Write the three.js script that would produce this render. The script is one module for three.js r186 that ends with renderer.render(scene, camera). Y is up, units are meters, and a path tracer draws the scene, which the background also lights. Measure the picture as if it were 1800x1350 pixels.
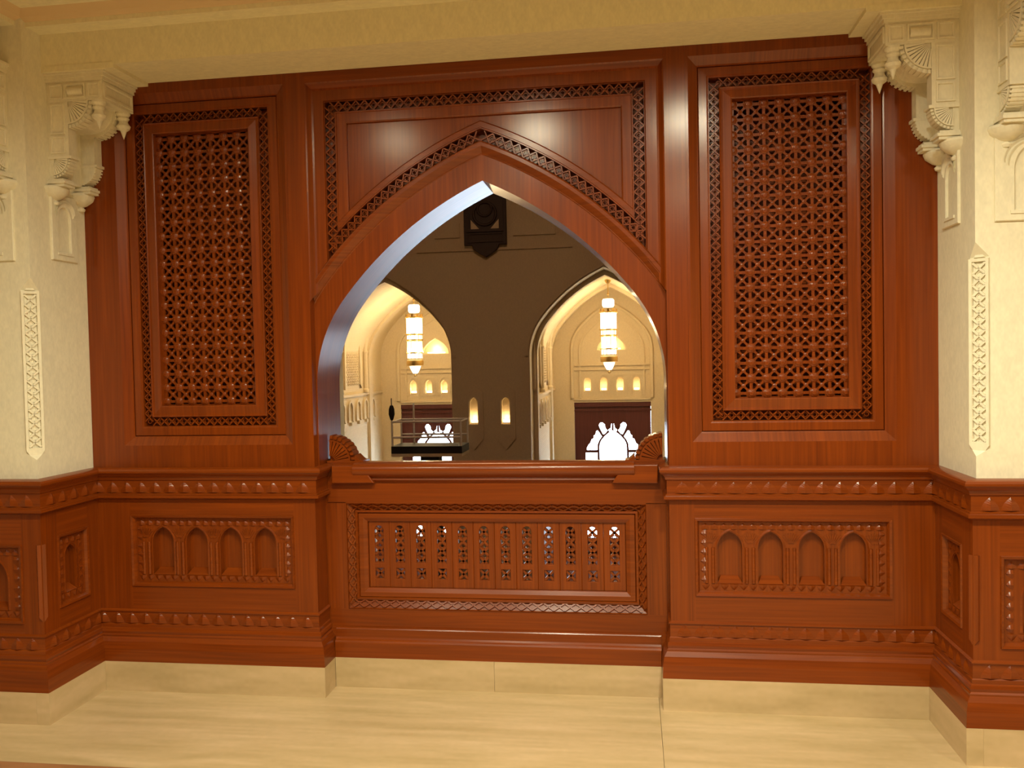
import * as THREE from 'three';
import { mergeGeometries, toCreasedNormals } from 'three/addons/utils/BufferGeometryUtils.js';
import { RectAreaLightUniformsLib } from 'three/addons/lights/RectAreaLightUniformsLib.js';

// ---------------------------------------------------------------- camera, sky, lights, exposure
const scene = new THREE.Scene();
const camera = new THREE.PerspectiveCamera(2 * Math.atan(675 / 1500) * 180 / Math.PI, 1800 / 1350, 0.05, 120);
camera.position.set(0.6597, 1.5533, 3.8202);
camera.rotation.set(-0.0302, 0.1405, -0.0206, 'YXZ');
const renderer = new THREE.WebGLRenderer({ antialias: true });
renderer.toneMapping = THREE.LinearToneMapping;
renderer.toneMappingExposure = 1.0;
renderer.shadowMap.enabled = true;
RectAreaLightUniformsLib.init();
scene.background = new THREE.Color().setRGB(11, 13.2, 15.6);        // overcast daylight behind the glazed doors
const LAMP = new THREE.Color().setRGB(1.0, 0.96, 0.72);           // warm ceiling lamps
const LAMP_POWER = 625;
const LAMPS = [[-0.97, 2.1, .3], [0.03, 2.1, .85], [1.03, 2.1, .95], [2.25, 2.1, .08], [3.2, 2.1, .36], [-0.6, 4.4, .7], [1.2, 4.4, 1.1]];   // x, z, relative power
const HALL_CEILING = new THREE.Color().setRGB(1.0, 0.50, 0.25);      // dimmed lamp of the great hall
const HALL_LAMP = new THREE.Color().setRGB(1.0, 0.76, 0.42);

// ---------------------------------------------------------------- small tools
let seed = 12345;
const rnd = () => { seed = (seed * 1664525 + 1013904223) >>> 0; return seed / 4294967296; };
function hash(x, y, s) { let h = (x * 374761393 + y * 668265263 + s * 982451653) | 0; h = Math.imul(h ^ (h >>> 13), 1274126177); return ((h ^ (h >>> 16)) >>> 0) / 4294967296; }
function noise(x, y, px, py, s) {      // tiling value noise
  const xi = Math.floor(x), yi = Math.floor(y), fx = x - xi, fy = y - yi;
  const u = fx * fx * (3 - 2 * fx), v = fy * fy * (3 - 2 * fy);
  const m = (a, n) => ((a % n) + n) % n;
  const a = hash(m(xi, px), m(yi, py), s), b = hash(m(xi + 1, px), m(yi, py), s), c = hash(m(xi, px), m(yi + 1, py), s), d = hash(m(xi + 1, px), m(yi + 1, py), s);
  return a + (b - a) * u + (c - a) * v + (a - b - c + d) * u * v;
}
function tex(w, h, fn, srgb = true) {
  const d = new Uint8Array(w * h * 4);
  for (let y = 0; y < h; y++) for (let x = 0; x < w; x++) { const c = fn(x / w, y / h), i = (y * w + x) * 4; d[i] = c[0]; d[i + 1] = c[1]; d[i + 2] = c[2]; d[i + 3] = 255; }
  const t = new THREE.DataTexture(d, w, h); t.wrapS = t.wrapT = THREE.RepeatWrapping; t.magFilter = THREE.LinearFilter; t.minFilter = THREE.LinearMipmapLinearFilter; t.generateMipmaps = true;
  if (srgb) t.colorSpace = THREE.SRGBColorSpace; t.needsUpdate = true; return t;
}
const cl = v => Math.max(0, Math.min(255, v));
const woodTex = tex(512, 512, (u, v) => {
  const w = noise(u * 6, v * 3, 6, 3, 7) * 0.6;
  const g = noise(u * 90 + w * 3, v * 4, 90, 4, 1) * .45 + noise(u * 200, v * 7, 200, 7, 2) * .25 + noise(u * 9 + w, v * 2, 9, 2, 3) * .3;
  const k = 200 + (g - .5) * 60; return [cl(k * 1.04), cl(k * (0.95 + .06 * g)), cl(k * (0.88 + .12 * g))];
});
const woodBump = tex(256, 256, (u, v) => { const g = noise(u * 100, v * 5, 100, 5, 4) * .6 + noise(u * 40, v * 40, 40, 40, 5) * .4; const k = cl(g * 255); return [k, k, k]; }, false);
const stoneTex = tex(512, 512, (u, v) => {
  const w = noise(u * 4, v * 8, 4, 8, 11);
  const g = noise(u * 3 + w * .6, v * 26 + w * 2, 3, 26, 12) * .5 + noise(u * 9, v * 70, 9, 70, 13) * .25 + noise(u * 60, v * 90, 60, 90, 14) * .12 + w * .13;
  const k = 216 + (g - .5) * 48; return [cl(k * 1.05), cl(k * .985), cl(k * (.86 + .1 * g))];
});
const plasterTex = tex(256, 256, (u, v) => { const g = noise(u * 40, v * 40, 40, 40, 21) * .5 + noise(u * 110, v * 110, 110, 110, 22) * .5; const k = 238 + (g - .5) * 18; return [cl(k), cl(k * .985), cl(k * .95)]; });
const carveBump = tex(512, 512, (u, v) => {      // fine flat arabesque relief on the far walls
  const a = Math.sin(u * Math.PI * 32) * Math.sin(v * Math.PI * 32), b = Math.sin((u + v) * Math.PI * 24) * Math.sin((u - v) * Math.PI * 24);
  const k = cl(128 + 70 * Math.sign(a) * Math.min(1, Math.abs(a) * 3) + 50 * b); return [k, k, k];
}, false);
const M = (o) => new THREE.MeshPhysicalMaterial(o);
const rgb = (r, g, b) => new THREE.Color().setRGB(r, g, b);
const mat = {
  wood: M({ color: rgb(0.285, 0.056, 0.002), map: woodTex, bumpMap: woodBump, bumpScale: 0.0002, roughness: 0.5, specularIntensity: 0.2, clearcoat: 0.65, clearcoatRoughness: 0.2 }),
  marble: M({ color: rgb(0.68, 0.57, 0.365), map: stoneTex, roughness: 0.34, clearcoat: 0.25, clearcoatRoughness: 0.2 }),
  marbleBrown: M({ color: rgb(0.42, 0.22, 0.11), map: stoneTex, roughness: 0.3, clearcoat: 0.3, clearcoatRoughness: 0.2 }),
  plaster: M({ color: rgb(0.90, 0.85, 0.69), map: plasterTex, roughness: 0.8 }),
  ceil: M({ color: rgb(0.94, 0.88, 0.64), map: plasterTex, roughness: 0.8 }),
  ceilLine: M({ color: rgb(0.70, 0.52, 0.30), roughness: 0.7 }),
  hall: M({ color: rgb(0.80, 0.68, 0.46), map: plasterTex, bumpMap: carveBump, bumpScale: 0.006, roughness: 0.8 }),
  hallPlain: M({ color: rgb(0.78, 0.66, 0.46), map: plasterTex, roughness: 0.8 }),
  hallFloor: M({ color: rgb(0.10, 0.04, 0.03), roughness: 1, specularIntensity: 0.1 }),
  doorWood: M({ color: rgb(0.15, 0.035, 0.028), map: woodTex, roughness: 0.5 }),
  plaque: M({ color: rgb(0.05, 0.028, 0.022), roughness: 0.6 }),
  glass: M({ color: 0xffffff, roughness: 0.02, transmission: 1, thickness: 0 }),
  brass: M({ color: rgb(0.55, 0.36, 0.12), metalness: 0.85, roughness: 0.35 }),
  lampGlass: M({ color: rgb(.9, .85, .75), roughness: 0.5, emissive: rgb(1.0, 0.88, 0.66), emissiveIntensity: 3.2 }),
  lampGlow: M({ color: rgb(.9, .85, .75), roughness: 0.5, emissive: rgb(1.0, 0.80, 0.48), emissiveIntensity: 4 }),
  white: M({ color: rgb(.85, .82, .76), roughness: 0.45 }),
  black: M({ color: rgb(.012, .012, .013), roughness: 0.6 }),
};
const tri = (a) => { const g = new THREE.BufferGeometry(); g.setAttribute('position', new THREE.Float32BufferAttribute(a, 3)); g.computeVertexNormals(); return g; };
const quad = (A, a, b, c, d) => A.push(...a, ...b, ...c, ...a, ...c, ...d);
function B(x0, x1, y0, y1, z0, z1) { const g = new THREE.BoxGeometry(x1 - x0, y1 - y0, z1 - z0); g.translate((x0 + x1) / 2, (y0 + y1) / 2, (z0 + z1) / 2); return g; }
function clean(g) { g = g.index ? g.toNonIndexed() : g.clone(); for (const k of Object.keys(g.attributes)) if (k !== 'position' && k !== 'normal') g.deleteAttribute(k); if (!g.attributes.normal) g.computeVertexNormals(); return g; }
function mirror(g) { g = clean(g); const p = g.attributes.position.array, n = g.attributes.normal.array; for (let i = 0; i < p.length; i += 9) { for (let k = 0; k < 3; k++) { const t = p[i + 3 + k]; p[i + 3 + k] = p[i + 6 + k]; p[i + 6 + k] = t; const m = n[i + 3 + k]; n[i + 3 + k] = n[i + 6 + k]; n[i + 6 + k] = m; } for (let k = 0; k < 9; k += 3) { p[i + k] *= -1; n[i + k] *= -1; } } return g; }
function uvs(g, grain = 'v', off = [0, 0]) {
  const p = g.attributes.position, n = p.count, uv = new Float32Array(n * 2), a = new THREE.Vector3(), b = new THREE.Vector3(), c = new THREE.Vector3();
  for (let i = 0; i < n; i += 3) {
    a.fromBufferAttribute(p, i); b.fromBufferAttribute(p, i + 1); c.fromBufferAttribute(p, i + 2);
    const nx = Math.abs((b.y - a.y) * (c.z - a.z) - (b.z - a.z) * (c.y - a.y)), ny = Math.abs((b.z - a.z) * (c.x - a.x) - (b.x - a.x) * (c.z - a.z)), nz = Math.abs((b.x - a.x) * (c.y - a.y) - (b.y - a.y) * (c.x - a.x));
    for (const [k, v] of [[0, a], [1, b], [2, c]]) {
      let s, t; if (nx > ny && nx > nz) { s = v.z; t = v.y; } else if (ny > nz) { s = v.x; t = v.z; if (grain === 'v') { const q = s; s = t; t = q; } } else { s = v.x; t = v.y; }
      if (grain === 'h') { const q = s; s = t; t = q; }
      if (grain === 'stone') { s *= .5; t *= .5; }
      uv[(i + k) * 2] = s * 1.6 + off[0]; uv[(i + k) * 2 + 1] = t * (grain === 'stone' ? 1.6 : .9) + off[1];
    }
  }
  g.setAttribute('uv', new THREE.BufferAttribute(uv, 2)); return g;
}
const taken = {};
function numbered(n) { if (!(n in taken)) { taken[n] = 0; return n; } taken[n]++; return n + '_' + String(taken[n]).padStart(3, '0'); }
function shadow(m) { m.castShadow = true; m.receiveShadow = true; return m; }
function thing(name, label, category, base = [0, 0, 0], opt = {}) {
  const o = new THREE.Group(); o.name = opt.fixed ? name : numbered(name); o.position.set(...base); scene.add(o);
  o.userData = { label, category }; if (opt.group) o.userData.group = opt.group; if (opt.kind) o.userData.kind = opt.kind; if (opt.turn) o.rotation.y = opt.turn; return o;
}
function part(name, geos, m, parent, { s = 1, grain = 'v', local = false, label, crease = 0 } = {}) {
  let g = mergeGeometries((Array.isArray(geos) ? geos : [geos]).map(q => s < 0 ? mirror(q) : clean(q)));
  if (crease) g = toCreasedNormals(g, crease);
  uvs(g, grain, [rnd(), rnd()]);
  if (!local) g.translate(-parent.position.x, -parent.position.y, -parent.position.z);
  const o = shadow(new THREE.Mesh(g, m)); o.name = name; if (label) o.userData.label = label; parent.add(o); return o;
}
function inst(name, g, m, parent, x, y, z, rot) { const o = shadow(new THREE.Mesh(g, m)); o.name = name; o.position.set(x, y, z); if (rot) o.rotation.set(...rot); parent.add(o); return o; }
function strip(ra, rb, closed = false) { const A = []; const n = ra.length; for (let i = 0; i < (closed ? n : n - 1); i++) { const j = (i + 1) % n; quad(A, ra[i], ra[j], rb[j], rb[i]); } return tri(A); }
function rings(list, closed) { const o = []; for (let i = 0; i + 1 < list.length; i++) o.push(strip(list[i], list[i + 1], closed)); return o; }
// mitred rectangular moulding: prof = [inset, z]...
function rectFrame(x0, x1, y0, y1, prof) { return rings(prof.map(([o, z]) => [[x0 + o, y0 + o, z], [x1 - o, y0 + o, z], [x1 - o, y1 - o, z], [x0 + o, y1 - o, z]]), true); }
function plate(x0, x1, y0, y1, z) { const A = []; quad(A, [x0, y0, z], [x1, y0, z], [x1, y1, z], [x0, y1, z]); return tri(A); }
function extrude(shape, z0, z1, opt = {}) { const g = new THREE.ExtrudeGeometry(shape, { depth: z1 - z0, bevelEnabled: false, curveSegments: opt.seg || 12, ...opt }); g.translate(0, 0, z0); return g; }
function rectShape(x0, x1, y0, y1) { const s = new THREE.Shape(); s.moveTo(x0, y0); s.lineTo(x1, y0); s.lineTo(x1, y1); s.lineTo(x0, y1); s.closePath(); return s; }
const pathOf = (pts, C = THREE.Path) => { const s = new C(); pts.forEach((p, i) => i ? s.lineTo(p[0], p[1]) : s.moveTo(p[0], p[1])); s.closePath(); return s; };
// four-centred arch of the opening; o = outward offset, returns right half from spring (or x = xmax) to the apex
const AR = { a: 0.808, s: 1.44, r1: 0.65, th: 37.5 * Math.PI / 180, r2: 1.70 };
function archHalf(o, xmax = 99, n = 36) {
  const { a, s, r1, th, r2 } = AR, c1 = [a - r1, s], c2 = [c1[0] + (r1 - r2) * Math.cos(th), c1[1] + (r1 - r2) * Math.sin(th)], ap = Math.acos(-c2[0] / (r2 + o)), D = [];
  for (let i = 0; i <= 60; i++) { const t = th * i / 60; D.push([c1[0] + (r1 + o) * Math.cos(t), c1[1] + (r1 + o) * Math.sin(t)]); }
  for (let i = 1; i <= 90; i++) { const t = th + (ap - th) * i / 90; D.push([c2[0] + (r2 + o) * Math.cos(t), c2[1] + (r2 + o) * Math.sin(t)]); }
  D[D.length - 1][0] = 0;
  let P = D; const k = D.findIndex(p => p[0] <= xmax);
  if (k > 0) { const f = (D[k - 1][0] - xmax) / (D[k - 1][0] - D[k][0]); P = [[xmax, D[k - 1][1] + (D[k][1] - D[k - 1][1]) * f], ...D.slice(k)]; }
  const L = [0]; for (let i = 1; i < P.length; i++) L.push(L[i - 1] + Math.hypot(P[i][0] - P[i - 1][0], P[i][1] - P[i - 1][1]));
  const R = []; let j = 1; for (let i = 0; i <= n; i++) { const q = L[L.length - 1] * i / n; while (j < P.length - 1 && L[j] < q) j++; const f = (q - L[j - 1]) / (L[j] - L[j - 1] || 1); R.push([P[j - 1][0] + (P[j][0] - P[j - 1][0]) * f, P[j - 1][1] + (P[j][1] - P[j - 1][1]) * f]); }
  R[n][0] = 0; R.len = L[L.length - 1]; return R;
}
function archFull(o, xmax, n) { const h = archHalf(o, xmax, n); return [...h, ...h.slice(0, -1).reverse().map(p => [-p[0], p[1]])]; }   // right -> apex -> left
function archBand(oa, za, ob, zb, xmax, n = 36) { const f = (o, z) => archFull(o, xmax, n).map(p => [p[0], p[1], z]); return strip(f(oa, za), f(ob, zb)); }
// pierced fret: bars laid out in (s, t), bent through map
function fret(map, len, w, pitch, z1, z0, bw = 0.006) {
  const A = [], n = Math.max(1, Math.round(len / pitch)), c = len / n;
  const bar = (a, b, wd, zt) => { const dx = b[0] - a[0], dy = b[1] - a[1], L = Math.hypot(dx, dy), px = -dy / L * wd / 2, py = dx / L * wd / 2; const P = [[a[0] + px, a[1] + py], [b[0] + px, b[1] + py], [b[0] - px, b[1] - py], [a[0] - px, a[1] - py]].map(q => map(q[0], q[1])); const T = P.map(q => [q[0], q[1], zt]), U = P.map(q => [q[0], q[1], z0]); quad(A, T[0], T[3], T[2], T[1]); quad(A, T[0], T[1], U[1], U[0]); quad(A, T[2], T[3], U[3], U[2]); };
  for (let i = 0; i < n; i++) {
    const a = i * c, b = a + c, m = a + c / 2;
    bar([a, -w / 2], [b, w / 2], bw, z1); bar([a, w / 2], [b, -w / 2], bw, z1);
    const r = c * .24, z2 = z1 - .006;
    for (let k = 0; k < 8; k++) { const t = k * Math.PI / 4, u = t + Math.PI / 4; bar([a + r * Math.cos(t), r * Math.sin(t)], [a + r * Math.cos(u), r * Math.sin(u)], bw * .6, z2); }
  }
  return tri(A);
}
function leafGeo(p, h, d) {       // carved lunette leaf with a raised keel
  const A = [], O = [], n = 6; for (let i = 0; i <= n; i++) { const t = i / n; O.push([p / 2 * (1 - Math.pow(t, 1.5)), h * Math.pow(t, .8), 0]); }
  const K = O.map((q, i) => [0, h * (.02 + .9 * i / n), d * Math.sin(Math.PI * (.25 + .75 * (1 - i / n)) * .62)]);
  for (let i = 0; i < n; i++) { quad(A, O[i], O[i + 1], K[i + 1], K[i]); const l = q => [-q[0], q[1], q[2]]; quad(A, K[i], K[i + 1], l(O[i + 1]), l(O[i])); }
  A.push(...[-p / 2, 0, 0], ...O[0], ...K[0]); return uvs(clean(tri(A)), 'h');
}
function lathe(pts, seg = 16, arc = Math.PI * 2, start = 0) { return new THREE.LatheGeometry(pts.map(p => new THREE.Vector2(p[0], p[1])), seg, start, arc); }
function fan(r, z0, z1, n, a0, a1, cx, cy, rim = .2) {     // ribbed quarter rosette in the xy plane
  const out = [], st = (a1 - a0) / n, seg = (ra, rb, t0, t1, za, zb) => { const s = new THREE.Shape(); s.moveTo(cx + ra * Math.cos(t0), cy + ra * Math.sin(t0)); s.lineTo(cx + rb * Math.cos(t0), cy + rb * Math.sin(t0)); s.lineTo(cx + rb * Math.cos(t1), cy + rb * Math.sin(t1)); s.lineTo(cx + ra * Math.cos(t1), cy + ra * Math.sin(t1)); s.closePath(); out.push(extrude(s, za, zb)); };
  const d = z1 - z0, sm = 14; for (let i = 0; i < sm; i++) seg(0.001, r * .97, a0 + (a1 - a0) * i / sm, a0 + (a1 - a0) * (i + 1) / sm, z0, z1 - d * .18);
  for (let i = 0; i < n; i++) { seg(r * .22, r * (1 - rim), a0 + st * (i + .12), a0 + st * (i + .88), z1 - d * .2, z1); seg(r * (1 - rim * .6), r, a0 + st * (i + .15), a0 + st * (i + .7), z0 + d * .04, z1 - d * .05); }
  for (let i = 0; i < sm; i++) seg(r * (1 - rim), r * (1 - rim * .75), a0 + (a1 - a0) * i / sm, a0 + (a1 - a0) * (i + 1) / sm, z1 - d * .2, z1);
  return out;
}

// ---------------------------------------------------------------- room shell
const X0 = 1.93, DP = 0.42, BEAM = 2.885, CEIL = 3.035, WALL = 0.03, TOP = 1.067;
const ROOMX = 5.2, ROOMZ = 6.6;
{
  const f = thing('floor', 'pale veined marble floor in front of the wooden screen', 'floor', [0, 0, 0], { kind: 'structure' });
  const xs = [-ROOMX - .3, 0.755, ROOMX + .3], nx = 2, zs = [-0.4, 0.806];
  const slab = (x0, x1, z0, z1, m, n) => part(n, [B(x0 + .0008, x1 - .0008, -.03, 0, z0 + .0008, z1 - .0008)], m, f, { grain: 'stone' });
  for (let i = 0; i < nx; i++) slab(xs[i], xs[i + 1], zs[0], zs[1], mat.marble, 'marble_slab');
  slab(xs[0], xs[nx], .806, .93, mat.marbleBrown, 'border_strip');
  for (let k = 0; k < 5; k++) for (let i = 0; i < nx; i++) slab(xs[i], xs[i + 1], .93 + k * 1.2, .93 + (k + 1) * 1.2, mat.marble, 'marble_slab');
  part('screed', [B(-ROOMX - .3, ROOMX + .3, -.2, -.031, -.4, ROOMZ + .4)], mat.plaster, f);
  const w = thing('wall_rear', 'plain wooden wall behind the viewer', 'wall', [0, 0, ROOMZ], { kind: 'structure' });
  part('wall_face', [B(-ROOMX - .3, ROOMX + .3, 0, 3.5, ROOMZ, ROOMZ + .3)], mat.wood, w);
  for (const s of [1, -1]) { const q = thing(s > 0 ? 'wall_side_right' : 'wall_side_left', 'plain cream side wall of the near room, ' + (s > 0 ? 'right' : 'left') + ' of the viewer', 'wall', [s * ROOMX, 0, 3], { kind: 'structure', fixed: true }); part('wall_face', [B(ROOMX, ROOMX + .3, 0, 3.5, DP, ROOMZ)], mat.plaster, q, { s }); }
}
{ // ceiling with a raised coffer
  const c = thing('ceiling', 'cream ceiling with a raised coffer edged in brown moulding', 'ceiling', [0, CEIL, 3], { kind: 'structure' });
  const hx = 1.96, z0 = .395, z1 = 6.0, sh = rectShape(-ROOMX - .3, ROOMX + .3, -ROOMZ - .3, -.3); sh.holes.push(pathOf([[-hx, -z0], [-hx, -z1], [hx, -z1], [hx, -z0]]));
  const flat = g => { g.rotateX(-Math.PI / 2); return g; };
  part('soffit', [flat(extrude(sh, CEIL, CEIL + .04))], mat.ceil, c);
  const rf = prof => rectFrame(-hx, hx, -z1, -z0, prof).map(flat);
  part('moulding', rf([[0, CEIL], [-.012, CEIL + .008], [.0, CEIL + .02], [.03, CEIL + .03], [.05, CEIL + .06]]), mat.ceilLine, c);
  part('coffer_edge', rf([[.05, CEIL + .06], [.16, CEIL + .075]]), mat.ceil, c);
  part('moulding', rf([[.16, CEIL + .075], [.17, CEIL + .09], [.20, CEIL + .13]]), mat.ceilLine, c);
  part('coffer', [flat(extrude(rectShape(-hx + .1, hx - .1, -z1 + .1, -z0 - .1), CEIL + .13, CEIL + .2))], mat.ceil, c);
  part('slab', [B(-ROOMX - .3, ROOMX + .3, CEIL + .21, CEIL + .4, -.33, ROOMZ + .3)], mat.ceil, c);
  const b = thing('trim_1', 'cream plaster beam across the top of the wooden screen', 'beam', [0, BEAM, 0], { kind: 'structure' });
  part('beam', [B(-ROOMX - .3, ROOMX + .3, BEAM, CEIL + .3, -.33, .30)], mat.ceil, b);
  for (const s of [1, -1]) part('bearing_pad', [B(1.58, X0 + .2, BEAM - .016, BEAM + .01, 0.03, .302)], mat.ceil, b, { s });
}
// ceiling lamps of the near room
LAMPS.forEach(([x, z, k], i) => {
  const y = x > 1.96 ? CEIL : CEIL + .13, where = ['left of centre', 'over the middle of the room', 'right of centre', 'near the right pier', 'far out beyond the right pier', 'behind the viewer on the left', 'behind the viewer on the right'][i];
  const t = thing('ceiling_lamp', 'round recessed ceiling lamp ' + where, 'lamp', [x, y, z], { group: 'recessed ceiling lamps' });
  part('rim', [lathe([[.145, 0], [.15, -.034], [.145, -.046], [.125, -.046], [.12, -.034], [.12, 0]], 28)], mat.brass, t, { local: true });
  part('diffuser', [new THREE.CylinderGeometry(.1, .1, .008, 24).translate(0, -.006, 0)], mat.lampGlow, t, { local: true });
  const l = new THREE.RectAreaLight(LAMP, LAMP_POWER * k, .2, .2); l.position.set(0, -.012, 0); l.rotation.x = -Math.PI / 2; t.add(l);
});

// ---------------------------------------------------------------- piers
for (const s of [1, -1]) {
  const side = s > 0 ? 'right' : 'left';
  const w = thing('wall_' + side, 'cream plaster pier with chamfered corner at the ' + side + ' end of the screen', 'pier', [s * X0, 0, DP], { kind: 'structure', fixed: true });
  const low = y => [[X0 + .045, y, 0.0], [X0 + .045, y, .13], [X0 + .045, y, DP - .06], [X0 + .06, y, DP - .045], [ROOMX + .3, y, DP - .045], [ROOMX + .3, y, -.33], [X0 + .045, y, -.33]];
  const ring = (y, c, d) => [[X0 + d, y, 0.0], [X0, y, .13], [X0, y, DP - c], [X0 + c, y, DP], [ROOMX + .3, y, DP], [ROOMX + .3, y, -.33], [X0 + d, y, -.33]];
  part('shaft', rings([low(0), low(1.03), ring(1.03, 0, 0), ring(1.15, 0, 0), ring(1.18, .05, 0), ring(1.895, .05, 0), ring(1.95, 0, 0), ring(CEIL + .1, 0, 0)], true), mat.plaster, w, { s });
  // carved strip on the chamfer
  const L = Math.SQRT1_2, rot = new THREE.Matrix4().makeRotationY(-Math.PI / 4).setPosition(X0 + .025, 0, DP - .025);
  const put = g => clean(g).applyMatrix4(rot);
  part('strip_frame', [...rectFrame(-.036, .036, 1.19, 1.89, [[0, 0], [0, .012], [.011, .012], [.013, .002]]), extrude(pathOf([[-.036, 1.19], [.036, 1.19], [0, 1.135]], THREE.Shape), 0, .012), extrude(pathOf([[-.02, 1.895], [.02, 1.895], [0, 1.925]], THREE.Shape), 0, .006)].map(put), mat.plaster, w, { s });
  part('strip_fret', [fret((a, b) => [b, 1.205 + a], .67, .046, .0425, .009, .0, .008)].map(put), mat.plaster, w, { s });
  // blind niches on the side and front faces
  const nich = (cx, hw, y0, y1) => { const o = rectShape(cx - hw, cx + hw, y0 - .035, y1 + .05), a = []; const r = hw * .52; for (let i = 0; i <= 10; i++) { const t = Math.PI / 2 * i / 10; a.push([cx + r * Math.cos(t), y1 - r * 1.3 + r * 1.3 * Math.sin(t)]); } const ap = [...a, ...a.slice(0, -1).reverse().map(p => [2 * cx - p[0], p[1]])]; o.holes.push(pathOf([[cx + r, y0], ...ap, [cx - r, y0]])); return [extrude(o, 0, .007, { bevelEnabled: true, bevelSize: .003, bevelThickness: .003, bevelSegments: 1 }), ...[0, 1].map(i => strip(ap.map(p => [cx + (p[0] - cx) * (1.25 + .2 * i), p[1] + .012 * i + .01, .01]), ap.map(p => [cx + (p[0] - cx) * (1.35 + .2 * i), p[1] + .012 * i + .018, .016]))), B(cx - r * 1.2, cx + r * 1.2, y0 - .012, y0, 0, .014)]; };
  const sideM = new THREE.Matrix4().makeRotationY(-Math.PI / 2).setPosition(X0, 0, 0), frontM = new THREE.Matrix4().makeTranslation(0, 0, DP);
  part('blind_niche', nich(.19, .085, 2.08, 2.29).map(g => clean(g).applyMatrix4(sideM)), mat.plaster, w, { s });
  part('blind_niche', nich(2.13, .13, 2.06, 2.30).map(g => clean(g).applyMatrix4(frontM)), mat.plaster, w, { s });
}
// corbel brackets: local x across, y up, z out from the wall
function makeCorbel(label, x, z, turn, y = 0) {
  const t = thing('corbel_bracket', label, 'bracket', [x, y, z], { group: 'carved plaster corbels', turn });
  const W = .24, P = (n, g, o) => part(n, g, mat.plaster, t, { local: true, ...o });
  P('block', [B(0, W, 2.745, 2.835, 0, .27), ...[[.0, W, .27]].flatMap(() => rectFrame(.012, W - .012, 2.757, 2.823, [[0, .27], [0, .277], [.01, .277], [.014, .271]]))]);
  P('cap', [B(-.006, W + .006, 2.832, 2.846, 0, .278), B(-.012, W + .012, 2.846, 2.862, 0, .286), B(-.02, W + .02, 2.86, 2.872, 0, .295)]);
  const yz = (g, x) => { g = clean(g); g.rotateY(-Math.PI / 2); g.translate(x, 0, 0); return g; };   // plane xy -> zy, thickness to -x
  for (const k of [0, 1]) {
    const x0 = k ? W - .055 : 0, x1 = x0 + .055, out = k ? 1 : -1;
    const sf = (a, b, y0, y1) => rectFrame(a, b, y0, y1, [[0, 0], [0, .006], [.007, .006], [.009, .0005]]).map(g => { g = clean(g); g.applyMatrix4(new THREE.Matrix4().makeBasis(new THREE.Vector3(0, 0, 1), new THREE.Vector3(0, 1, 0), new THREE.Vector3(k ? 1 : -1, 0, 0))); g.translate(k ? W : 0, 0, 0); g.computeVertexNormals(); return g; });
    P('side_panel', [...[[.015, .08], [.09, .19], [.20, .26]].flatMap(([a, b]) => sf(a, b, 2.756, 2.822)), new THREE.CylinderGeometry(.02, .02, .075, 10).rotateX(Math.PI / 2).translate(k ? W - .006 : .006, 2.79, .142)]);
    P('pilaster', [B(x0, x1, 2.50, 2.745, 0, .10), ...sf(.015, .085, 2.60, 2.735), ...sf(.015, .085, 2.515, 2.59), B(x0 - .004, x1 + .004, 2.492, 2.504, 0, .112)]);
    const fz = (r, cz, cy) => fan(r, -.03, .03, 9, -Math.PI / 2, 0, cz, cy).map(g => { g = clean(g); if (!k) { g.scale(1, 1, -1); } g.applyMatrix4(new THREE.Matrix4().makeBasis(new THREE.Vector3(0, 0, 1), new THREE.Vector3(0, 1, 0), new THREE.Vector3(1, 0, 0))); g.translate((x0 + x1) / 2, 0, 0); g.computeVertexNormals(); return g; });
    P('fan', fz(.118, .10, 2.745)); P('lower_fan', fz(.085, .02, 2.492)); P('bracket_back', [B(x0 + .004, x1 - .004, 2.405, 2.492, 0, .022)]);
    P('abacus', [B(x0 - .01, x1 + .01, 2.392, 2.402, 0, .075), B(x0 - .016, x1 + .016, 2.38, 2.392, 0, .085), B(x0 - .01, x1 + .01, 2.368, 2.381, 0, .078)]);
    P('bulb', [lathe([[.001, 2.285], [.018, 2.292], [.022, 2.302], [.012, 2.312], [.03, 2.32], [.056, 2.34], [.064, 2.36], [.06, 2.37]], 14, Math.PI, -Math.PI / 2).translate((x0 + x1) / 2, 0, 0)], { crease: .6 });
    P('pendant', [lathe([[.0008, 2.62], [.008, 2.64], [.014, 2.658], [.028, 2.668], [.032, 2.68], [.022, 2.694], [.02, 2.705], [.028, 2.715], [.024, 2.724], [.032, 2.735], [.032, 2.747]], 14).translate((x0 + x1) / 2, 0, .235)], { crease: .6 });
  }
  const q = []; for (let i = 0; i <= 12; i++) { const a = -Math.PI / 2 + Math.PI / 2 * i / 12; q.push([.10 + .10 * Math.cos(a), 2.745 + .10 * Math.sin(a)]); }
  P('barrel', [strip(q.map(p => [.05, p[1], p[0]]), q.map(p => [W - .05, p[1], p[0]])), B(.05, W - .05, 2.645, 2.75, 0, .10)], { crease: .5 });
  P('back_panel', [B(.055, W - .055, 2.40, 2.65, 0, .03)]);
  return t;
}
makeCorbel('carved cream corbel under the beam on the inner side of the right pier', X0, .03, -Math.PI / 2);
makeCorbel('carved cream corbel under the beam on the inner side of the left pier', -X0, .27, Math.PI / 2);
makeCorbel('carved cream corbel on the front of the right pier, cut by the photo edge', 2.01, DP, 0);
makeCorbel('carved cream corbel on the front of the left pier, cut by the photo edge', -2.25, DP, 0);

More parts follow.
